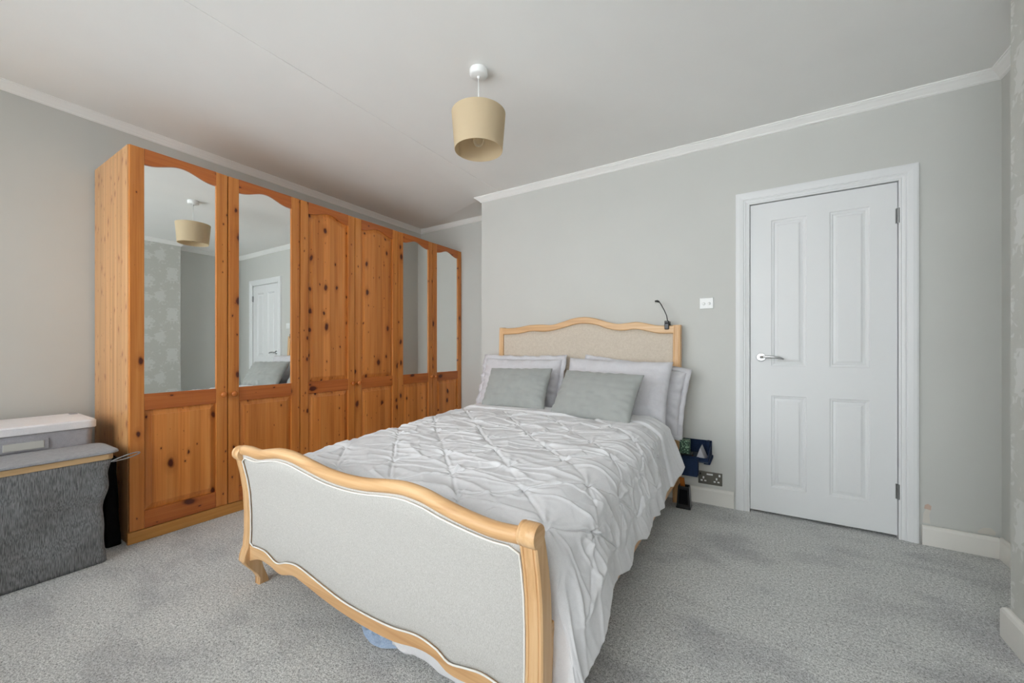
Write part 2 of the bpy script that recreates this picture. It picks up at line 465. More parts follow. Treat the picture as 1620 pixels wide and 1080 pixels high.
# bare plaster chips where the paint has come off
M['plaster'] = paint('bare_plaster', lin(212, 208, 200), 0.9, 0.12, 0.2)
M['pink_plaster'] = paint('pink_plaster', lin(204, 180, 165), 0.9, 0.12, 0.2)
wb = bpy.data.objects['wall_back']
def chip(pts, mat, t=0.0015):
    bm = nb(); prism(bm, pts, 1, YB-t, YB); obj('plaster_chip', bm, mat, wb)
chip([(0.765, 0.112), (0.795, 0.112), (0.79, 0.16), (0.797, 0.185), (0.778, 0.19), (0.768, 0.165)], 'plaster')
chip([(0.771, 0.19), (0.797, 0.185), (0.799, 0.208), (0.786, 0.218), (0.774, 0.21)], 'pink_plaster', 0.0012)
chip([(0.97, 0.105), (1.03, 0.106), (1.033, 0.125), (1.015, 0.142), (0.99, 0.136), (0.972, 0.12)], 'plaster')

# window behind the camera: the room's daylight
wn = empty('window_1', ((WX0+WX1)/2, FRONT-0.1, WZ0)); wn['kind'] = 'structure'
fw = 0.06
yA, yB_ = FRONT-0.16, FRONT-0.10
obj('window_frame', boxes((WX0, WX0+fw, yA, yB_, WZ0, WZ1), (WX1-fw, WX1, yA, yB_, WZ0, WZ1), (WX0+fw, WX1-fw, yA, yB_, WZ0, WZ0+fw), (WX0+fw, WX1-fw, yA, yB_, WZ1-fw, WZ1)), 'upvc', wn)
nm = 3
for k in range(nm):
    xa = WX0+fw+(WX1-WX0-2*fw)*k/nm; xb = WX0+fw+(WX1-WX0-2*fw)*(k+1)/nm
    if k: obj('mullion', boxes((xa-0.025, xa+0.025, yA, yB_, WZ0+fw, WZ1-fw)), 'upvc', wn)
    obj('pane', boxes((xa+0.025*(k > 0), xb-0.025*(k < nm-1), FRONT-0.132, FRONT-0.128, WZ0+fw, WZ1-fw)), 'window_glass', wn)
obj('window_sill', boxes((WX0-0.05, WX1+0.05, FRONT-0.1, FRONT+0.06, WZ0-0.03, WZ0)), 'gloss_white', wn, bevel=0.006)

# ------------------------------------------------------------------ door
dr = empty('door_1', ((D0+D1)/2, YB, 0)); dr['kind'] = 'structure'
YF = YB + 0.004            # door face
xs0, xs1 = D0+0.003, D1-0.003
z0d, z1d = 0.016, DZ-0.004
PX = [(0.076, 0.256), (0.368, 0.549)]
PZ = [(0.176, 0.760), (0.947, 1.874)]
bm = nb()
yb = YF+0.036
box(bm, xs0, xs1, YF+0.012, yb, z0d, z1d)
for (a, b) in ((xs0, PX[0][0]), (PX[0][1], PX[1][0]), (PX[1][1], xs1)): box(bm, a, b, YF, YF+0.013, z0d, z1d)
for (xa, xb) in PX:
    for (a, b) in ((z0d, PZ[0][0]), (PZ[0][1], PZ[1][0]), (PZ[1][1], z1d)): box(bm, xa, xb, YF, YF+0.013, a, b)
slab_o = obj('door_slab', bm, 'gloss_white', dr)
for (xa, xb) in PX:
    for (za, zb) in PZ:
        bm = nb(); rings = []
        for ins, dp in ((-0.001, 0.0), (0.004, 0.005), (0.012, 0.006), (0.018, 0.0105), (0.030, 0.0075), (0.036, 0.0035), (0.040, 0.0025)):
            rings.append([(xa+ins, YF+dp, za+ins), (xb-ins, YF+dp, za+ins), (xb-ins, YF+dp, zb-ins), (xa+ins, YF+dp, zb-ins)])
        loops(bm, rings, True, False, True)
        obj('door_panel', bm, 'gloss_white', slab_o)
# lining and moulded architrave
obj('door_lining', boxes((D0-0.012, D0, YB-0.002, YB+0.13, 0, DZ+0.012), (D1, D1+0.012, YB-0.002, YB+0.13, 0, DZ+0.012), (D0, D1, YB-0.002, YB+0.13, DZ, DZ+0.012)), 'gloss_white', dr)
pr = [(0.004, 0.0), (0.004, 0.010), (0.012, 0.013), (0.016, 0.010), (0.026, 0.013), (0.030, 0.016), (0.036, 0.014), (0.040, 0.018), (0.060, 0.021), (0.075, 0.021), (0.083, 0.018), (0.0845, 0.0)]
bm = nb()
ring = lambda f: [f(o_, d_) for o_, d_ in pr]
loops(bm, [ring(lambda o_, d_: (D0-o_+0.004, YB-d_, 0.0)), ring(lambda o_, d_: (D0-o_+0.004, YB-d_, DZ+o_-0.004)),
           ring(lambda o_, d_: (D1+o_-0.004, YB-d_, DZ+o_-0.004)), ring(lambda o_, d_: (D1+o_-0.004, YB-d_, 0.0))])
obj('architrave', bm, 'gloss_white', dr)
# lever handle
hx, hz = 0.021, 1.003
bm = nb(); lathe(bm, [(0.0265, 0), (0.0265, -0.006), (0.023, -0.009), (0.012, -0.0095), (0.0105, -0.012), (0.0105, -0.038)], hx, YF, hz, 32, 'y')
hd = obj('lever_rose', bm, 'chrome', dr, smooth=True)
hd.modifiers.new('split', 'EDGE_SPLIT').split_angle = math.radians(35)
bm = nb()
tube(bm, [(hx-0.004, YF-0.034, hz), (hx+0.015, YF-0.044, hz+0.003), (hx+0.04, YF-0.046, hz+0.004), (hx+0.07, YF-0.046, hz+0.002), (hx+0.1, YF-0.044, hz-0.004), (hx+0.118, YF-0.042, hz-0.010)], [0.009, 0.0095, 0.009, 0.0085, 0.008, 0.006], 14)
obj('lever', bm, 'chrome', hd, smooth=True)
obj('keep_plate', boxes((D0-0.003, D0+0.001, YB-0.006, YB+0.02, 0.975, 1.04)), 'steel', dr)
for zc in (1.799, 0.262):
    bm = nb(); lathe(bm, [(0.006, -0.042), (0.006, 0.042)], D1-0.001, YB-0.004, zc, 12)
    hg = obj('hinge', bm, 'steel', dr, smooth=False)
    obj('hinge_leaf', boxes((D1-0.001, D1+0.007, YB-0.0115, YB-0.008, zc-0.042, zc+0.042), (D1-0.011, D1-0.001, YF-0.002, YF, zc-0.042, zc+0.042)), 'steel', hg)

# ------------------------------------------------------------------ wardrobes
XW = -2.876; WY0 = 0.727; DW = 0.470; WZT = 2.166
XWB = -3.495
def arch(t, a=0.042): return a*(0.5-0.5*math.cos(2*math.pi*t))**1.15
def raised(bm, y0, y1, z0, z1, arched, xf):
    rings = []
    for ins, dp in ((-0.006, 0.014), (0.003, 0.014), (0.030, 0.006), (0.0305, 0.003), (0.034, 0.002)):
        r = [(xf-dp, y0+ins, z0+ins), (xf-dp, y1-ins, z0+ins)]
        K = 25 if arched else 2
        for k in range(K):
            t = k/(K-1)
            zz = z1-ins+(arch(t) if arched else 0)
            r.append((xf-dp, y1-ins-(y1-y0-2*ins)*t, zz))
        rings.append(r)
    loops(bm, rings, True, False, True)
ULAB = ['pine double wardrobe with two mirrored doors, nearest the fabric hampers',
        'pine double wardrobe with solid knotty doors and no mirrors',
        'pine double wardrobe with narrow-looking mirrors in the alcove corner behind the bed']
def door(unit, y0, y1, mirrored, knob_right):
    g = 0.0025; a, b = y0+g, y1-g; xb = XW-0.019; xf = XW
    z0, z1 = 0.066, WZT-0.004; sw = 0.062
    d = obj('door', boxes((xb, xf, a, a+sw, z0, z1), (xb, xf, b-sw, b, z0, z1)), 'pine_v', unit, bevel=0.003)
    ia, ib = a+sw, b-sw; e = 0.0006
    # top rail, lower edge arched
    K = 29; pts = [(ia-0, z1), (ib, z1)] + [(ib-(ib-ia)*k/(K-1), 2.076+arch(k/(K-1))) for k in range(K)]
    bm = nb(); prism(bm, pts, 0, xb, xf-e); obj('top_rail', bm, 'pine_h', d)
    obj('middle_rail', boxes((xb, xf-e, ia, ib, 0.718, 0.808)), 'pine_h', d, bevel=0.002)
    obj('bottom_rail', boxes((xb, xf-e, ia, ib, z0, 0.162)), 'pine_h', d, bevel=0.002)
    if mirrored:
        K = 29; q = 0.004
        pts = [(ia-q, 0.808-q), (ib+q, 0.808-q)] + [(ib+q-(ib-ia+2*q)*k/(K-1), 2.076+arch(k/(K-1))+q) for k in range(K)]
        bm = nb(); prism(bm, pts, 0, xf-0.013, xf-0.009)
        m = obj('mirror', bm, 'mirror', d); m['label'] = 'silvered mirror glass with arched top'
    else:
        bm = nb(); raised(bm, ia, ib, 0.808, 2.076, True, xf); obj('upper_panel', bm, 'pine_panel', d)
    bm = nb(); raised(bm, ia, ib, 0.162, 0.718, False, xf); obj('lower_panel', bm, 'pine_panel', d)
    ky = (b-0.027) if knob_right else (a+0.027)
    bm = nb(); lathe(bm, [(0.009, 0.0), (0.008, 0.008), (0.010, 0.011), (0.0165, 0.016), (0.0185, 0.022), (0.0165, 0.029), (0.010, 0.033), (0.002, 0.0345)], XW, ky, 0.768, 20, 'x')
    obj('knob', bm, 'knob', d, smooth=True)
for u in range(3):
    ya, ybk = WY0+2*DW*u, WY0+2*DW*(u+1)
    w = empty('wardrobe', ((XW+XWB)/2, (ya+ybk)/2, 0))
    tag(w, ULAB[u], 'wardrobe', 'fitted pine wardrobes along the left wall')
    xb = XW-0.021
    obj('side_panel', boxes((XWB, xb, ya+0.0005, ya+0.018, 0, WZT)), 'pine_side', w, bevel=0.0015)
    obj('side_panel', boxes((XWB, xb, ybk-0.018, ybk-0.0005, 0, WZT)), 'pine_side', w, bevel=0.0015)
    obj('top_panel', boxes((XWB, xb, ya+0.018, ybk-0.018, WZT-0.018, WZT)), 'pine_plinth', w)
    obj('back_panel', boxes((XWB, XWB+0.006, ya+0.018, ybk-0.018, 0.06, WZT-0.018)), 'pine_plinth', w)
    obj('base_panel', boxes((XWB+0.006, xb, ya+0.018, ybk-0.018, 0.05, 0.068)), 'pine_plinth', w)
    obj('plinth', boxes((xb, XW+0.004, ya-(0.006 if u == 0 else -0.0005), ybk-0.0005, 0, 0.0635)), 'pine_plinth', w, bevel=0.003)
    door(w, ya, ya+DW, u != 1, True)
    door(w, ya+DW, ybk, u != 1, False)

# ------------------------------------------------------------------ bed frame
BX0, BX1 = -1.943, -0.450
bed = empty('bed', ((BX0+BX1)/2, 1.9, 0))
tag(bed, 'pale oak sleigh bed with linen upholstered head and foot', 'bed')
# foot posts: S-curved side profile from scrolled top to cabriole foot
ST = [(0.600, 0.856, 0.044), (0.560, 0.866, 0.048), (0.500, 0.880, 0.050), (0.430, 0.891, 0.052), (0.340, 0.896, 0.053), (0.250, 0.896, 0.054), (0.190, 0.893, 0.058),
      (0.155, 0.886, 0.070), (0.130, 0.884, 0.072), (0.105, 0.893, 0.060), (0.080, 0.906, 0.046), (0.055, 0.920, 0.036), (0.030, 0.931, 0.033), (0.010, 0.934, 0.040), (0.0, 0.934, 0.042)]
def yc(z):
    for (za, ya, ta), (zb, yb2, tb) in zip(ST[:-1], ST[1:]):
        if zb <= z <= za:
            t = (z-zb)/(za-zb); return yb2+(ya-yb2)*t
    return ST[0][1] if z > ST[0][0] else ST[-1][1]
for s in (0, 1):
    xa, xb = (BX0, BX0+0.050) if s == 0 else (BX1-0.050, BX1)
    rings = []
    for z, y, t in ST:
        k = 1.0
        ix = 0.0
        if z < 0.10: ix = 0.006*(1 - z/0.10)
        a, b = xa+ix, xb-ix; y0, y1 = y-t/2, y+t/2; g = 0.003
        # front face carries two shallow grooves
        rings.append([(a, y1, z), (a, y0+0.004, z), (a+0.004, y0, z), (a+0.009, y0, z), (a+0.011, y0+g, z), (a+0.013, y0, z),
                      (b-0.013, y0, z), (b-0.011, y0+g, z), (b-0.009, y0, z), (b-0.004, y0, z), (b, y0+0.004, z), (b, y1, z)])
    bm = nb(); loops(bm, rings)
    post = obj('foot_post', bm, 'oak_z', bed)
    bm = nb(); L = 0.052; x0 = xa-0.001
    lathe(bm, [(0.024, 0.0), (0.030, 0.003), (0.031, 0.008), (0.0285, 0.011), (0.0285, 0.013), (0.031, 0.016), (0.031, L-0.004), (0.029, L), ][::1], x0, 0.852, 0.602, 28, 'x')
    cp = obj('scroll_cap', bm, 'oak_y', post, smooth=True)
    cp.modifiers.new('split', 'EDGE_SPLIT').split_angle = math.radians(40)
RAIL = [(-1.90, 0.617), (-1.846, 0.620), (-1.76, 0.617), (-1.69, 0.629), (-1.60, 0.643), (-1.51, 0.642), (-1.41, 0.628), (-1.305, 0.614), (-1.2, 0.609), (-1.09, 0.614), (-0.997, 0.626),
        (-0.91, 0.634), (-0.828, 0.628), (-0.762, 0.614), (-0.69, 0.601), (-0.62, 0.592), (-0.57, 0.589), (-0.50, 0.593)]
rl = interp(RAIL, 90)
bm = nb(); tube(bm, [(x, 0.852, z) for x, z in rl], 0.0215, 18)
obj('foot_rail', bm, 'oak_x', bed, smooth=True)
PBOT = [(-1.895, 0.195), (-1.857, 0.199), (-1.766, 0.202), (-1.67, 0.182), (-1.597, 0.202), (-1.527, 0.210), (-1.382, 0.190), (-1.236, 0.173), (-1.105, 0.170), (-0.986, 0.174), (-0.877, 0.187),
        (-0.797, 0.178), (-0.75, 0.162), (-0.687, 0.171), (-0.635, 0.178), (-0.563, 0.172), (-0.498, 0.17)]
PLOW = [(-1.895, 0.125), (-1.816, 0.152), (-1.726, 0.150), (-1.651, 0.138), (-1.562, 0.160), (-1.477, 0.152), (-1.352, 0.134), (-1.236, 0.123), (-1.105, 0.119), (-0.986, 0.124), (-0.877, 0.144),
        (-0.807, 0.142), (-0.759, 0.122), (-0.687, 0.123), (-0.619, 0.141), (-0.55, 0.138), (-0.498, 0.12)]
pb = interp(PBOT, 90); pl = interp(PLOW, 90)
NX, NZ = 90, 26
rt = interp([(x if x > -1.89 else -1.895, z) for x, z in RAIL], 90)
Pf = np.zeros((NX, NZ, 3)); Pk = np.zeros((NX, NZ, 3))
for i in range(NX):
    x = pb[i][0]; zt = np.interp(x, [r[0] for r in rl], [r[1] for r in rl])-0.012; zb = pb[i][1]-0.004
    for j in range(NZ):
        t = j/(NZ-1); z = zb+(zt-zb)*t
        edge = min(1, min(i, NX-1-i)/5, min(j, NZ-1-j)/3)
        Pf[i, j] = (x, yc(z)-0.014-0.010*edge**0.6, z); Pk[i, j] = (x, yc(z)+0.014+0.006*edge**0.6, z)
bm = nb(); A = grid(bm, Pf); B = grid(bm, Pk)
for i in range(NX-1):
    bm.faces.new((A[i][0], A[i+1][0], B[i+1][0], B[i][0])); bm.faces.new((A[i][-1], A[i+1][-1], B[i+1][-1], B[i][-1]))
for j in range(NZ-1):
    bm.faces.new((A[0][j], A[0][j+1], B[0][j+1], B[0][j])); bm.faces.new((A[-1][j], A[-1][j+1], B[-1][j+1], B[-1][j]))
fp = obj('foot_panel', bm, 'linen', bed, smooth=True); fp['label'] = 'oatmeal linen upholstered panel'
# braid around panel
pt = []
for i in range(2, NX-2): pt.append((Pf[i, 0, 0], Pf[i, 0, 1]-0.008, pb[i][1]+0.001))
for j in range(1, NZ-2): pt.append((Pf[-1, j, 0]-0.006, Pf[-1, j, 1]-0.008, Pf[-1, j, 2]))
for i in range(NX-3, 2, -1): pt.append((Pf[i, -1, 0], Pf[i, -1, 1]-0.010, Pf[i, -1, 2]-0.014))
for j in range(NZ-3, 0, -1): pt.append((Pf[0, j, 0]+0.006, Pf[0, j, 1]-0.008, Pf[0, j, 2]))
pt.append(pt[0])
bm = nb(); tube(bm, pt, 0.0028, 6); obj('piping', bm, 'piping', fp, smooth=True)
bm = nb(); rings = []
for (x, zu), (_, zl) in zip(pb, pl):
    y0, y1 = 0.872, 0.915; g = 0.004
    rings.append([(x, y0+g, zu), (x, y0, zu-g), (x, y0, zl+g), (x, y0+g, zl), (x, y1, zl), (x, y1, zu)])
loops(bm, rings); obj('lower_rail', bm, 'oak_x', bed)
# head
HT = [(-1.90, 1.238), (-1.855, 1.235), (-1.75, 1.240), (-1.639, 1.256), (-1.515, 1.257), (-1.429, 1.252), (-1.345, 1.270), (-1.247, 1.296), (-1.153, 1.305), (-1.062, 1.291), (-0.973, 1.262),
      (-0.887, 1.243), (-0.817, 1.246), (-0.749, 1.252), (-0.683, 1.241), (-0.605, 1.223), (-0.518, 1.219), (-0.492, 1.219)]
HP = [(-1.90, 1.181), (-1.75, 1.186), (-1.621, 1.204), (-1.48, 1.199), (-1.345, 1.221), (-1.232, 1.248), (-1.153, 1.254), (-1.047, 1.239), (-0.958, 1.208), (-0.859, 1.192), (-0.749, 1.199),
      (-0.67, 1.183), (-0.593, 1.166), (-0.505, 1.163), (-0.492, 1.163)]
ht = interp(HT, 80); hp = interp(HP, 80)
bm = nb(); rings = []
for (x, zu), (_, zl) in zip(ht, hp):
    y0, y1 = 2.918, 2.962; g = 0.006
    rings.append([(x, y0+g, zu), (x, y0, zu-g), (x, y0, zl+g), (x, y0+g, zl), (x, y1, zl), (x, y1, zu)])
loops(bm, rings); obj('head_rail', bm, 'oak_x', bed)
for s in (0, 1):
    xa, xb = (BX0+0.003, -1.897) if s == 0 else (-0.497, BX1+0.003)
    zt = 1.242 if s == 0 else 1.222
    rings = []
    for z, y, t in ((zt, 2.945, 0.050), (zt-0.05, 2.944, 0.056), (1.0, 2.938, 0.058), (0.6, 2.932, 0.060), (0.3, 2.93, 0.060), (0.0, 2.93, 0.050)):
        y0, y1 = y-t/2, y+t/2; g = 0.003
        rings.append([(xa, y1, z), (xa, y0+0.004, z), (xa+0.004, y0, z), (xa+0.009, y0, z), (xa+0.011, y0+g, z), (xa+0.013, y0, z), (xb-0.013, y0, z), (xb-0.011, y0+g, z), (xb-0.009, y0, z), (xb-0.004, y0, z), (xb, y0+0.004, z), (xb, y1, z)])
    bm = nb(); loops(bm, rings); obj('head_post', bm, 'oak_z', bed, bevel=0.002)
Pf = np.zeros((80, 20, 3)); Pk = Pf.copy()
for i in range(80):
    for j in range(20):
        t = j/19; z = 0.36+(hp[i][1]+0.002-0.36)*t
        e = min(1, min(i, 79-i)/4, min(j, 19-j)/3)
        Pf[i, j] = (hp[i][0], 2.93-0.008*e**0.6, z); Pk[i, j] = (hp[i][0], 2.956, z)
bm = nb(); A = grid(bm, Pf); B = grid(bm, Pk)
for i in range(79):
    bm.faces.new((A[i][0], A[i+1][0], B[i+1][0], B[i][0])); bm.faces.new((A[i][-1], A[i+1][-1], B[i+1][-1], B[i][-1]))
h_ = obj('head_panel', bm, 'linen_head', bed, smooth=True); h_['label'] = 'beige linen headboard panel'
obj('side_rail', boxes((-0.487, -0.463, 0.915, 2.905, 0.155, 0.33)), 'oak_y', bed, bevel=0.004)
obj('side_rail', boxes((-1.930, -1.906, 0.915, 2.905, 0.155, 0.33)), 'oak_y', bed, bevel=0.004)
for k in range(12):
    y = 1.02+k*0.16
    obj('slat', boxes((-1.906, -0.487, y, y+0.08, 0.262, 0.280)), 'oak_x', bed)

mt = nb(); box(mt, -1.872, -0.522, 0.965, 2.885, 0.281, 0.525)
tag(obj('mattress', mt, 'mattress', loc=(-1.197, 1.92, 0.281), bevel=0.05, seg=4), 'white double mattress beneath the pintuck duvet', 'mattress')

# ------------------------------------------------------------------ duvet
NA, NB = 500, 460
XC = -1.197
def top_z(y):
    return np.interp(y, [0.9, 1.1, 1.35, 1.7, 2.1, 2.4, 2.7], [0.530, 0.555, 0.575, 0.592, 0.612, 0.622, 0.625])
a = np.linspace(-1.13, 1.13, NA)[:, None]*np.ones((1, NB))
b = np.linspace(-0.42, 1.47, NB)[None, :]*np.ones((NA, 1))
b = np.where(b < 0, b*(0.62 + 0.85*smooth01((a-0.07)/0.07)), b)       # 0 = foot edge of mattress top, rises towards head
W0, RR = 0.60, 0.13
def over(s, w):
    """arc-length past flat half-width w -> (horizontal advance, drop)"""
    e = np.maximum(s-w, 0)
    arc = RR*math.pi/2
    th = np.minimum(e, arc)/RR
    h = RR*np.sin(th); d = RR*(1-np.cos(th))
    rest = np.maximum(e-arc, 0)
    return h + rest*0.16, d + rest*0.985
sa = np.sign(a); ha, da = over(np.abs(a), W0)
X = XC + sa*(np.minimum(np.abs(a), W0) + ha)
YF0 = 1.07
hb, db = over(np.maximum(-b, 0), 0.0)
Y = YF0 + np.maximum(b, 0) - hb*0.80
zt = top_z(Y)
drop = np.sqrt(da**2 + db**2)
# hem length of the sides varies: pulled up towards head on right, long at foot corner
Yc = Y
hem_r = np.interp(Yc, [0.9, 1.0, 1.10, 1.22, 1.34, 1.45, 1.58, 1.72, 1.86, 2.0, 2.2, 2.36, 2.5, 2.7], [0.20, 0.19, 0.22, 0.30, 0.285, 0.24, 0.285, 0.25, 0.30, 0.27, 0.27, 0.285, 0.33, 0.46])
hem_l = 0.20 + 0.05*np.sin(Yc*5.0)
full = np.where(a > 0, over(np.array(1.13), W0)[1], over(np.array(1.13), W0)[1])
hem = np.where(a > 0, hem_r, hem_l)
scale = (zt-hem)/full
k = smooth01(da/0.10)
da2 = da*(1-k) + k*np.minimum(da*scale, 10)
drop = np.sqrt(da2**2 + (db*1.25)**2)
Z = zt - drop
# hanging folds
sidef = smooth01((np.abs(a)-W0-0.10)/0.35)
fold = 0.55*np.sin(Y*13.0+1.0+1.2*np.sin(Y*4.1)) + 0.6*vnoise(Y*7+3, sa*3.0+a*0.8, 5) + 0.4*vnoise(Y*15, a*2.0, 9)
X -= np.where(a < 0, sidef*0.045*smooth01((1.22-Y)/0.2), 0)
X += sa*sidef*(0.018+0.028*fold)
Y += sidef*0.015*vnoise(Y*9, a*5, 3)
Z += sidef*0.012*vnoise(Y*6+2, a*3, 8)
# pintucks on a diamond lattice
pxs, pys = 0.168, 0.160
aw = a + 0.012*vnoise(a*5, b*5, 21); bw = b + 0.012*vnoise(a*5+9, b*5, 22)
s = aw/pxs; t = (bw+0.02)/pys
p_, q_ = (s+t)/2, (s-t)/2
fp_, fq_ = p_-np.round(p_), q_-np.round(q_)
dx = (fp_+fq_)*pxs; dy = (fp_-fq_)*pys
r = np.hypot(dx, dy); ang = np.arctan2(dy, dx)
seed = np.round(p_)*7.31+np.round(q_)*3.17
tuck = smooth01((1.27-b)/0.05) * smooth01((1.02-np.abs(a))/0.05) * smooth01((b+0.12)/0.1)
puff = 0.011*(np.minimum(np.abs(fp_), 0.5)*np.minimum(np.abs(fq_), 0.5)*4)**0.6
dim = -0.012*np.exp(-(r/0.016)**2)
shp = lambda c, p: (0.5+0.5*c)**p
rad = (0.0085*shp(np.cos(3*ang+seed), 5)*np.exp(-r/0.10) + 0.0085*shp(np.cos(5*ang-seed*2), 5)*np.exp(-r/0.075) + 0.006*shp(np.cos(9*ang+seed*3), 3)*np.exp(-r/0.045))*(r/(r+0.010))
def pleat(f, along, sd, other):
    w_ = f*0.232     # metres across the diagonal
    amp = np.clip(0.45+0.75*vnoise(along*2.3+sd, other*1.0+sd, 31), 0.05, 1.1)
    return amp*(0.0050*np.exp(-((w_-0.006)/0.007)**2) - 0.011*np.exp(-((w_+0.004)/0.0045)**2))
pl_ = pleat(fq_, p_, 1.0, np.round(q_)) + 0.6*pleat(fp_, q_, 7.0, np.round(p_))
rdg = lambda u: np.maximum(0, 1-np.abs(u)*3.2)**1.5
lng = 0.007*rdg(vnoise(a*3.2, b*11+a*2.0, 41)) + 0.005*rdg(vnoise(a*4.5+3, b*19-a*3, 42)) + 0.007*vnoise(a*4, b*5, 43)
disp = tuck*(puff+dim+rad+pl_) + lng*(0.45+0.55*tuck)
# plain turned-back band at the head end
band = smooth01((b-1.275)/0.012)
disp += 0.014*band + 0.004*band*vnoise(a*3, b*30, 51) - 0.016*np.exp(-((b-1.272)/0.006)**2)*(vnoise(a*7, b*0, 52) > -0.15)
nx_ = np.clip(da/0.13, 0, 1)*sa; nz_ = np.sqrt(np.maximum(0.02, 1-np.clip(da/0.13, 0, 1)**2))
ny_ = -np.clip(db/0.13, 0, 1)
X += disp*nx_; Z += disp*nz_*np.sqrt(np.maximum(0.05, 1-ny_**2)); Y += disp*ny_*0.6
# keep inside the bed: foot edge stays behind foot panel, hems off the floor
inside = (X > BX0-0.005) & (X < BX1+0.005)
Y = np.where(inside, np.maximum(Y, 0.934), np.maximum(Y, 0.905))
floorz = 0.022 + 0.014*vnoise(a*12, b*4, 61)
exc = np.maximum(floorz-Z, 0)
Y = Y + np.where(b < 0, np.minimum(exc*0.25, 0.03), 0)
Z = np.maximum(Z, floorz)
low = np.where(b < 0, smooth01((0.20-Z)/0.1), 0)
Y += low*0.014*(1+vnoise(a*16, b*9, 62)); Z += low*0.012*(1+vnoise(a*17+5, b*15, 63))*(Z < 0.12)
P3 = np.stack([X-XC, Y-1.8, Z-0.5], -1).reshape(-1, 3)
ii = np.arange(NA*NB).reshape(NA, NB)
Fq = np.stack([ii[:-1, :-1], ii[1:, :-1], ii[1:, 1:], ii[:-1, 1:]], -1).reshape(-1, 4)
me = bpy.data.meshes.new('duvet'); me.from_pydata(P3.tolist(), [], Fq.tolist()); me.materials.append(M['duvet'])
me.polygons.foreach_set('use_smooth', [True]*len(me.polygons))
dv = bpy.data.objects.new('duvet', me); dv.location = (XC, 1.8, 0.5); C.objects.link(dv)
tag(dv, 'white pintuck duvet spread over the bed and draping down both sides', 'duvet')
sm = dv.modifiers.new('thickness', 'SOLIDIFY'); sm.thickness = 0.012; sm.offset = -1

# ------------------------------------------------------------------ pillows and cushions
def cushion(name, w, h, th, mat, loc, rx, ry, rz, label, cat, group=None, flange=0.0, seed=1, droop=0.0, n_=64, wr=0.004, full=0.42, seam=None):
    u = np.linspace(-1, 1, n_)
    U, V = np.meshgrid(u, u, indexing='ij')
    prof = ((1-np.abs(U)**2.4)*(1-np.abs(V)**2.4))
    prof = np.maximum(prof, 0)**full
    cx = 1-0.05*(1-V*V)*np.abs(U)**2*1.0
    cz = 1-0.06*(1-U*U)*np.abs(V)**2
    Xp = U*w/2*(1-0.035*(1-V**2)); Zp = V*h/2*(1-0.05*(1-U**2))
    wri = wr*(vnoise(U*4+seed, V*7, seed)+0.6*vnoise(U*11, V*5+seed, seed+3))*np.minimum(1, prof*2)
    edgew = wr*1.6*np.sin(np.arctan2(V, U)*23+seed)*np.exp(-((1-np.maximum(np.abs(U), np.abs(V)))/0.16)**2)
    F = th/2*prof+wri+edgew*np.minimum(1, prof*3); Bk = th/2*prof*0.9+wri
    if seam: F = F-0.005*np.exp(-((U-seam)/0.02)**2)
    if droop: Zp = Zp-droop*np.maximum(U-0.3, 0)**2
    e = np.maximum(np.abs(U), np.abs(V)) > 0.999
    F = np.where(e, 0.003, np.maximum(F, 0.0035)); Bk = np.where(e, 0.003, np.maximum(Bk, 0.0035))
    bm = nb()
    A = grid(bm, np.stack([Xp, -F, Zp], -1)); B = grid(bm, np.stack([Xp, Bk, Zp], -1))
    def rim(lst):
        for (i, j), (k_, l_) in zip(lst[:-1], lst[1:]): bm.faces.new((A[i][j], A[k_][l_], B[k_][l_], B[i][j]))
    m_ = n_-1
    edge = [(i, 0) for i in range(m_)]+[(m_, j) for j in range(m_)]+[(i, m_) for i in range(m_, 0, -1)]+[(0, j) for j in range(m_, 0, -1)]+[(0, 0)]
    rim(edge)
    Mx = Matrix.Translation(loc) @ Matrix.Rotation(rz, 4, 'Z') @ Matrix.Rotation(ry, 4, 'Y') @ Matrix.Rotation(rx, 4, 'X')
    bm.transform(Mx)
    root = empty(name, loc) if flange else None
    if flange:
        tag(root, label, cat, group)
        obj('pillow_body', bm, mat, root, smooth=True)
        # flat border of the pillowcase, gently waved
        L = 120; rings = []
        for kk in range(L):
            q = kk/L*4; side = int(q); f = q-side
            pu, pv = [(-1+2*f, -1), (1, -1+2*f), (1-2*f, 1), (-1, 1-2*f)][side]
            xi = pu*w/2*(1-0.035*(1-pv**2)); zi = pv*h/2*(1-0.05*(1-pu**2))
            if droop: zi -= droop*max(pu-0.3, 0)**2
            ox = xi+flange*pu*(1 if abs(pu) > 0.999 else abs(pu)**6); oz = zi+flange*pv*(1 if abs(pv) > 0.999 else abs(pv)**6)
            wv = 0.010*math.sin(kk*0.9+seed)+0.006*math.sin(kk*2.1)
            rings.append([(xi*0.985, -0.003, zi*0.985), (ox, wv-0.002, oz), (ox, wv+0.002, oz), (xi*0.985, 0.003, zi*0.985)])
        rings.append(rings[0])
        bm = nb(); loops(bm, rings, True, False, False); bmesh.ops.remove_doubles(bm, verts=bm.verts, dist=1e-6)
        bm.transform(Mx); obj('pillowcase_border', bm, mat, root, smooth=True)
        return root
    o_ = obj(name, bm, mat, loc=loc, smooth=True)
    tag(o_, label, cat, group)
    return o_
G = 'pale grey bed pillows'
cushion('pillow', 0.69, 0.42, 0.13, 'pillow', (-0.765, 2.825, 0.740), math.radians(-10), math.radians(6), 0.0, 'pale grey pillow at the back, sticking out past the right-hand headboard post', 'pillow', G, flange=0.03, seed=4, droop=0.03)
cushion('pillow', 0.74, 0.45, 0.17, 'pillow', (-0.845, 2.690, 0.768), math.radians(-20), math.radians(1.5), math.radians(-3), 'large pale grey pillow directly behind the cushion nearest the door', 'pillow', G, seed=9, seam=0.78)
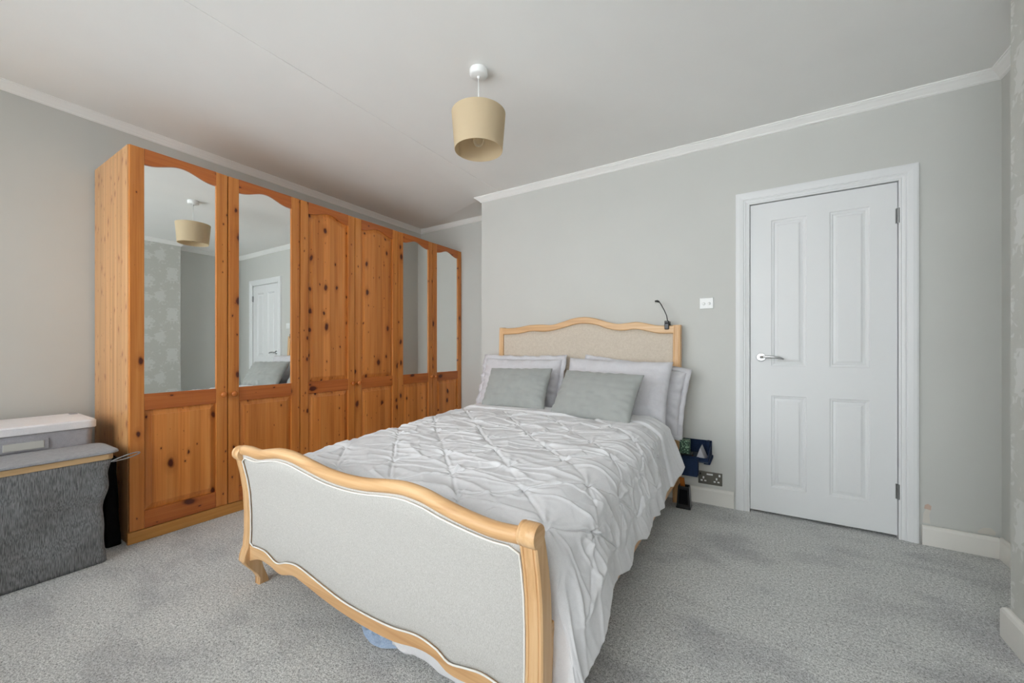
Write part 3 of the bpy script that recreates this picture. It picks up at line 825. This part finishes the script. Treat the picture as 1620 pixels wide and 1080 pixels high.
cushion('pillow', 0.70, 0.42, 0.18, 'pillow', (-1.63, 2.740, 0.775), math.radians(-18), 0.0, math.radians(2), 'pale grey pillow on the wardrobe side of the bed, behind a small cushion', 'pillow', G, flange=0.035, seed=14)
G = 'grey velvet scatter cushions'
cushion('cushion', 0.57, 0.34, 0.14, 'velvet', (-0.880, 2.420, 0.760), math.radians(-33), math.radians(1), math.radians(-12), 'larger grey velvet cushion on the door side of the bed', 'cushion', G, seed=21, wr=0.0025)
cushion('cushion', 0.52, 0.33, 0.14, 'velvet', (-1.525, 2.520, 0.765), math.radians(-30), math.radians(-1), math.radians(3), 'smaller grey velvet cushion on the wardrobe side of the bed', 'cushion', G, seed=27, wr=0.0025)

# ------------------------------------------------------------------ pale blue cloth heaped under the foot of the bed
u = np.linspace(-1, 1, 60); U, V = np.meshgrid(u, u, indexing='ij')
U, V = U*np.sqrt(1-V**2/2), V*np.sqrt(1-U**2/2)
rr = np.maximum(0, 1-(U**2+V**2)) 
Zb = 0.004+0.09*rr**0.7*(0.7+0.45*vnoise(U*4, V*5, 71))+0.02*vnoise(U*9, V*8, 72)*rr
bm = nb(); grid(bm, np.stack([-1.17+0.115*U*(1+0.15*vnoise(V*3, U*0, 73)), 1.025+0.085*V*(1+0.15*vnoise(U*3, V*0, 74)), np.maximum(Zb, 0.003)], -1))
o_ = obj('blue_cloth', bm, 'blue_cloth', loc=(-1.17, 1.025, 0), smooth=True)
tag(o_, 'crumpled pale blue cloth on the carpet under the foot of the bed', 'cloth')

# ------------------------------------------------------------------ clip-on reading lamp
cl = empty('clip_lamp', (-0.535, 2.94, 1.21))
tag(cl, 'small black clip-on reading lamp on the headboard corner', 'lamp')
bm = nb(); box(bm, -0.550, -0.520, 2.900, 2.916, 1.192, 1.236); box(bm, -0.550, -0.520, 2.9635, 2.975, 1.192, 1.236); box(bm, -0.550, -0.520, 2.900, 2.975, 1.234, 1.252)
obj('clip', bm, 'black', cl, bevel=0.005)
bm = nb(); tube(bm, [(-0.533, 2.93, 1.248), (-0.540, 2.928, 1.29), (-0.556, 2.924, 1.33), (-0.574, 2.918, 1.366), (-0.580, 2.915, 1.378), (-0.587, 2.91, 1.387)], 0.0032, 8); obj('gooseneck', bm, 'black', cl, smooth=True)
bm = nb(); tube(bm, [(-0.585, 2.911, 1.386), (-0.598, 2.908, 1.392), (-0.614, 2.905, 1.390)], [0.006, 0.0085, 0.007], 10); lh = obj('lamp_head', bm, 'black', cl, smooth=True)
bm = nb(); tube(bm, [(-0.600, 2.902, 1.382), (-0.612, 2.900, 1.381)], 0.004, 8); obj('lens', bm, 'clear', lh)

# ------------------------------------------------------------------ switch and socket on the back wall
sw = empty('light_switch', (-0.296, YB, 1.33)); tag(sw, 'white double light switch on the grey wall beside the door', 'switch')
obj('plate', boxes((-0.338, -0.253, YB-0.009, YB, 1.331, 1.406)), 'white_plastic', sw, bevel=0.003)
for x in (-0.312, -0.279):
    bm = nb(); lathe(bm, [(0.0095, 0), (0.0095, -0.003), (0.0085, -0.006), (0.004, -0.0075)], x, YB-0.0088, 1.3655, 20, 'y'); obj('dimmer_dial', bm, 'white_plastic', sw, smooth=True)
so = empty('wall_socket', (-0.273, YB, 0.131)); tag(so, 'dark metal double wall socket with white inserts above the skirting', 'socket')
obj('plate', boxes((-0.347, -0.200, YB-0.008, YB, 0.132, 0.218)), 'pewter', so, bevel=0.003)
for xo in (-0.314, -0.234):
    for (dx_, dz_, w_, h__) in ((0, 0.176, 0.005, 0.0075), (-0.0115, 0.156, 0.0065, 0.005), (0.0115, 0.156, 0.0065, 0.005)):
        obj('pin_hole', boxes((xo+dx_-w_, xo+dx_+w_, YB-0.0095, YB-0.0075, dz_-h__, dz_+h__)), 'white_plastic', so, bevel=0.0008)
obj('usb_port', boxes((-0.295, -0.257, YB-0.0095, YB-0.0075, 0.196, 0.207)), 'white_plastic', so, bevel=0.001)
obj('rocker', boxes((-0.340, -0.329, YB-0.010, YB-0.0075, 0.193, 0.208)), 'black', so, bevel=0.001)
obj('rocker', boxes((-0.222, -0.211, YB-0.010, YB-0.0075, 0.193, 0.208)), 'white_plastic', so, bevel=0.001)

# ------------------------------------------------------------------ navy bedside tray and what lies in it
tr_ = empty('bedside_tray', (-0.35, 2.87, 0.33)); tag(tr_, 'navy felt bedside tray with pocket, against the wall by the headboard', 'tray')
ZT = 0.345; x0, x1, y0, y1 = -0.442, -0.262, 2.755, 3.008
obj('tray_base', boxes((x0, x1, y0, y1, ZT-0.008, ZT)), 'navy_grey', tr_)
obj('tray_wall', boxes((x0, x1, y1-0.006, y1, ZT, 0.432)), 'navy', tr_)
bm = nb(); prism(bm, [(y0, ZT), (y1-0.006, ZT), (y1-0.006, 0.430), (y0, 0.368)], 0, x1-0.006, x1); obj('tray_wall', bm, 'navy', tr_)
bm = nb(); prism(bm, [(y0, ZT), (y1-0.006, ZT), (y1-0.006, 0.430), (y0, 0.368)], 0, x0, x0+0.006); obj('tray_wall', bm, 'navy', tr_)
obj('tray_wall', boxes((x0+0.006, x1-0.006, y0, y0+0.006, ZT, 0.368)), 'navy', tr_)
px0, px1, py0, py1, pz0, pz1 = -0.415, -0.315, 2.690, 2.7545, 0.262, 0.372
bm = boxes((px0, px1, py0, py0+0.004, pz0, pz1), (px0, px1, py1-0.004, py1, pz0, pz1), (px0, px0+0.004, py0+0.004, py1-0.004, pz0, pz1), (px1-0.004, px1, py0+0.004, py1-0.004, pz0, pz1), (px0+0.004, px1-0.004, py0+0.004, py1-0.004, pz0, pz0+0.004))
obj('side_pocket', bm, 'navy', tr_)
bm = boxes((x1-0.03, x1+0.008, 2.80, 3.009, 0.318, 0.3365)); obj('bracket', bm, 'navy', tr_, bevel=0.003)
bm = nb(); prism(bm, [(-0.338, ZT+0.001), (-0.276, ZT+0.001), (-0.310, ZT+0.082)], 1, 2.775, 2.895)
cs = obj('tent_case', bm, 'grey_box', loc=(-0.307, 2.83, ZT), bevel=0.003); tag(cs, 'grey triangular tent-shaped case standing in the navy tray', 'case')
bm = boxes((-0.334, -0.280, 2.7742, 2.7749, ZT+0.002, ZT+0.0046)); obj('seam', bm, 'black', cs)
bm = boxes((-0.290, -0.270, 2.925, 2.985, ZT+0.001, 0.440)); cd = obj('navy_pouch', bm, 'navy', loc=(-0.28, 2.955, ZT), bevel=0.006); tag(cd, 'dark navy pouch upright in the tray corner behind the grey case', 'pouch')
bm = boxes((-0.432, -0.372, 2.775, 2.835, ZT+0.032, ZT+0.118)); gp = obj('green_carton', bm, 'green_pack', loc=(-0.402, 2.80, ZT+0.032), bevel=0.003); tag(gp, 'small green patterned carton beside the drooping pillow corner', 'carton')
bm = boxes((-0.434, -0.360, 2.770, 2.845, ZT+0.001, ZT+0.031)); rp = obj('red_box', bm, 'brick_red', loc=(-0.397, 2.80, ZT), bevel=0.003); tag(rp, 'small red and black box under the green carton', 'box')
obj('lid', boxes((-0.4345, -0.359, 2.769, 2.846, ZT+0.022, ZT+0.0315)), 'black', rp)

# black tapered bin
bn = empty('waste_bin', (-0.416, 2.857, 0)); tag(bn, 'small black tapered bin on the carpet below the navy tray', 'bin')
bm = nb()
def rect(cx, cy, hx_, hy_, z): return [(cx-hx_, cy-hy_, z), (cx+hx_, cy-hy_, z), (cx+hx_, cy+hy_, z), (cx-hx_, cy+hy_, z)]
c_ = (-0.416, 2.857)
loops(bm, [rect(*c_, 0.045, 0.040, 0.0), rect(*c_, 0.045, 0.040, 0.012), rect(*c_, 0.042, 0.037, 0.016), rect(*c_, 0.034, 0.030, 0.140), rect(*c_, 0.032, 0.028, 0.146), rect(*c_, 0.028, 0.024, 0.146), rect(*c_, 0.034, 0.028, 0.03)])
obj('bin_body', bm, 'black', bn, bevel=0.003)
bm = nb(); loops(bm, [rect(c_[0], c_[1]-0.0365, 0.030, 0.001, 0.03), rect(c_[0], c_[1]-0.0318, 0.024, 0.001, 0.125)]); obj('front_panel', bm, 'black_cloth', bn)
bm = nb(); loops(bm, [rect(-0.425, 2.862, 0.013, 0.004, 0.09), rect(-0.426, 2.860, 0.015, 0.004, 0.15), rect(-0.430, 2.845, 0.016, 0.004, 0.20)])
obj('strap', bm, 'orange', bn, bevel=0.002)

# ------------------------------------------------------------------ pendant lamp
LX, LY = -1.196, 1.612
pn = empty('pendant_lamp', (LX, LY, H)); tag(pn, 'cream drum pendant lampshade hanging from a white ceiling rose', 'lamp')
bm = nb(); lathe(bm, [(0.040, 0.0), (0.045, -0.004), (0.045, -0.026), (0.042, -0.032), (0.036, -0.035), (0.008, -0.037), (0.007, -0.048), (0.003, -0.050)], LX, LY, H-0.001, 36); ro = obj('ceiling_rose', bm, 'white_plastic', pn, smooth=True)
ro.modifiers.new('split', 'EDGE_SPLIT').split_angle = math.radians(40)
bm = nb(); tube(bm, [(LX, LY, H-0.045), (LX, LY, 2.225)], 0.0032, 8); obj('cable', bm, 'white_plastic', pn, smooth=True)
bm = nb()
lathe(bm, [(0.1355, 2.243), (0.1205, 2.058), (0.1190, 2.058), (0.1340, 2.243), (0.1355, 2.243)], LX, LY, 0, 64, close=True)
bmesh.ops.remove_doubles(bm, verts=bm.verts, dist=1e-6)
sh = obj('lamp_shade', bm, 'shade_cloth', pn, smooth=True); sh.modifiers.new('split', 'EDGE_SPLIT').split_angle = math.radians(50)
bm = boxes((LX-0.012+0.02, LX+0.012+0.02, LY+0.1145, LY+0.1165, 2.0, 2.0005)); bm.free()
bm = nb(); loops(bm, [[(LX-0.1185, LY-0.006, 2.060), (LX-0.1185, LY+0.006, 2.060), (LX-0.1177, LY+0.006, 2.060), (LX-0.1177, LY-0.006, 2.060)], [(LX-0.1332, LY-0.006, 2.241), (LX-0.1332, LY+0.006, 2.241), (LX-0.1324, LY+0.006, 2.241), (LX-0.1324, LY-0.006, 2.241)]])
obj('seam', bm, 'shade_cloth', sh)
bm = nb(); lathe(bm, [(0.012, 2.232), (0.017, 2.228), (0.017, 2.185), (0.014, 2.178)], LX, LY, 0, 24); obj('bulb_holder', bm, 'white_plastic', pn, smooth=True)
bm = nb()
for k in range(3):
    a_ = k*2*math.pi/3+0.4
    tube(bm, [(LX+0.016*math.cos(a_), LY+0.016*math.sin(a_), 2.210), (LX+0.132*math.cos(a_), LY+0.132*math.sin(a_), 2.236)], 0.0018, 6)
obj('shade_carrier', bm, 'white_plastic', pn)
bm = nb(); lathe(bm, [(0.012, 2.185), (0.0125, 2.165), (0.018, 2.150), (0.0265, 2.132), (0.0295, 2.115), (0.0265, 2.096), (0.017, 2.084), (0.004, 2.079)], LX, LY, 0, 28); bb = obj('bulb', bm, 'bulb_glass', pn, smooth=True)
bm = nb(); tube(bm, [(LX-0.01, LY, 2.115), (LX-0.006, LY, 2.128), (LX, LY, 2.120), (LX+0.006, LY, 2.128), (LX+0.010, LY, 2.115)], 0.001, 6); obj('filament', bm, 'clear', bb)

# ------------------------------------------------------------------ hampers in the left corner
hp_ = empty('laundry_hamper', (-2.93, 0.30, 0)); tag(hp_, 'charcoal fabric laundry hamper with bamboo rim and grey lid flap', 'hamper')
hx0, hx1, hy0, hy1 = -3.035, -2.750, -0.02, 0.630
def rrect(x0, x1, y0, y1, r_, z, n_=6, wob=0.0, sd=0):
    out = []
    for (cx, cy, a0) in ((x1-r_, y1-r_, 0), (x0+r_, y1-r_, 90), (x0+r_, y0+r_, 180), (x1-r_, y0+r_, 270)):
        for k in range(n_+1):
            an = math.radians(a0+90*k/n_)
            out.append([cx+r_*math.cos(an), cy+r_*math.sin(an)])
    # subdivide straight runs
    fin = []
    for i in range(len(out)):
        p, q = out[i], out[(i+1) % len(out)]
        m = 18 if (i+1) % (n_+1) == 0 else 1
        for k in range(m): fin.append((p[0]+(q[0]-p[0])*k/m, p[1]+(q[1]-p[1])*k/m))
    cx, cy = (x0+x1)/2, (y0+y1)/2; res = []
    for i, (x, y) in enumerate(fin):
        w_ = wob*float(vnoise(np.array(x*7+y*9.0), np.array(z*11.0), sd))
        # a diagonal drag line across the front cloth
        res.append((x+w_*(1 if x > cx else -1), y+w_*0.6*(1 if y > cy else -1), z))
    return res
bm = nb(); rings = []
for k in range(27):
    z = 0.002+0.504*k/26; t = k/26
    sag = 0.014*math.sin(t*math.pi)
    rings.append(rrect(hx0+sag*0.5, hx1-sag*0.8-0.006*t, hy0, hy1-sag-0.008*(1-t)+0.012*t**3, 0.03, z, 6, 0.010*min(1, t*6)*min(1, (1-t)*6)+0.002, 81))
loops(bm, rings); obj('hamper_body', bm, 'hamper', hp_, smooth=True)
bm = nb(); loops(bm, [rrect(hx0, hx1-0.004, hy0, hy1+0.012, 0.03, 0.506), rrect(hx0, hx1-0.002, hy0, hy1+0.014, 0.03, 0.508), rrect(hx0, hx1-0.002, hy0, hy1+0.014, 0.03, 0.532), rrect(hx0, hx1-0.004, hy0, hy1+0.012, 0.03, 0.534)]); obj('bamboo_rim', bm, 'bamboo', hp_)
bm = nb(); loops(bm, [rrect(hx0, hx1+0.004, hy0-0.004, hy1+0.026, 0.035, 0.5345), rrect(hx0, hx1+0.010, hy0-0.004, hy1+0.034, 0.04, 0.538), rrect(hx0, hx1+0.008, hy0, hy1+0.032, 0.04, 0.547), rrect(hx0, hx1-0.004, hy0, hy1+0.020, 0.04, 0.551)]); obj('lid_flap', bm, 'hamper_lid', hp_, bevel=0.0)
lp = []
for k in range(33):
    t = k/32*2*math.pi
    lp.append((-2.757+0.004*math.sin(t), 0.632+0.054*(1-math.cos(t)), 0.492+0.011*math.sin(t)*math.sin(t/2)**0.5+0.022*(1-math.cos(t))/2))
bm = nb(); tube(bm, lp, 0.0026, 8)
obj('strap_loop', bm, 'hamper_lid', hp_, smooth=True)

bx = empty('storage_box', (-3.24, 0.30, 0)); tag(bx, 'grey canvas storage hamper with pale flat lid against the left wall', 'storage box')
qx0, qx1, qy0, qy1 = -3.425, -3.045, -0.02, 0.632
bm = nb(); rings = []
for k in range(24):
    z = 0.002+0.642*k/23; t = k/23
    rings.append(rrect(qx0, qx1-0.008*math.sin(t*math.pi), qy0, qy1-0.012*math.sin(t*math.pi), 0.03, z, 6, 0.006*min(1, t*6)*min(1, (1-t)*6), 87))
loops(bm, rings); obj('box_body', bm, 'grey_box', bx, smooth=True)
bm = nb(); loops(bm, [rrect(qx0-0.006, qx1+0.008, qy0-0.008, qy1+0.010, 0.032, 0.637), rrect(qx0-0.008, qx1+0.010, qy0-0.008, qy1+0.012, 0.034, 0.640), rrect(qx0-0.008, qx1+0.010, qy0-0.008, qy1+0.012, 0.034, 0.672), rrect(qx0-0.004, qx1+0.004, qy0-0.004, qy1+0.006, 0.03, 0.679)]); obj('box_lid', bm, 'box_lid', bx)
hb_ = obj('handle_band', boxes((qx1-0.006, qx1+0.003, 0.27, 0.47, 0.556, 0.606)), 'grey_box', bx, bevel=0.002)
obj('handle_insert', boxes((qx1+0.003, qx1+0.007, 0.325, 0.455, 0.564, 0.600)), 'clear', hb_, bevel=0.002)
obj('lid_tab', boxes((-3.40, -3.36, 0.60, 0.63, 0.6795, 0.684)), 'grey_box', bx, bevel=0.001)

bg_ = nb(); rings = []
for k in range(12):
    t = k/11; z = 0.0+0.47*t
    w_ = 0.010*float(vnoise(np.array(t*6.0), np.array(2.0), 91))
    rings.append(rrect(-3.06+0.03*t, -2.925-0.03*t+w_, 0.655-0.0*t, 0.712-0.010*t, 0.015, z, 4, 0.004, 92))
loops(bg_, rings); o_ = obj('black_bag', bg_, 'black_cloth', loc=(-2.88, 0.68, 0), smooth=True)
tag(o_, 'narrow black cloth bag squeezed between the charcoal hamper and the wardrobe', 'bag')
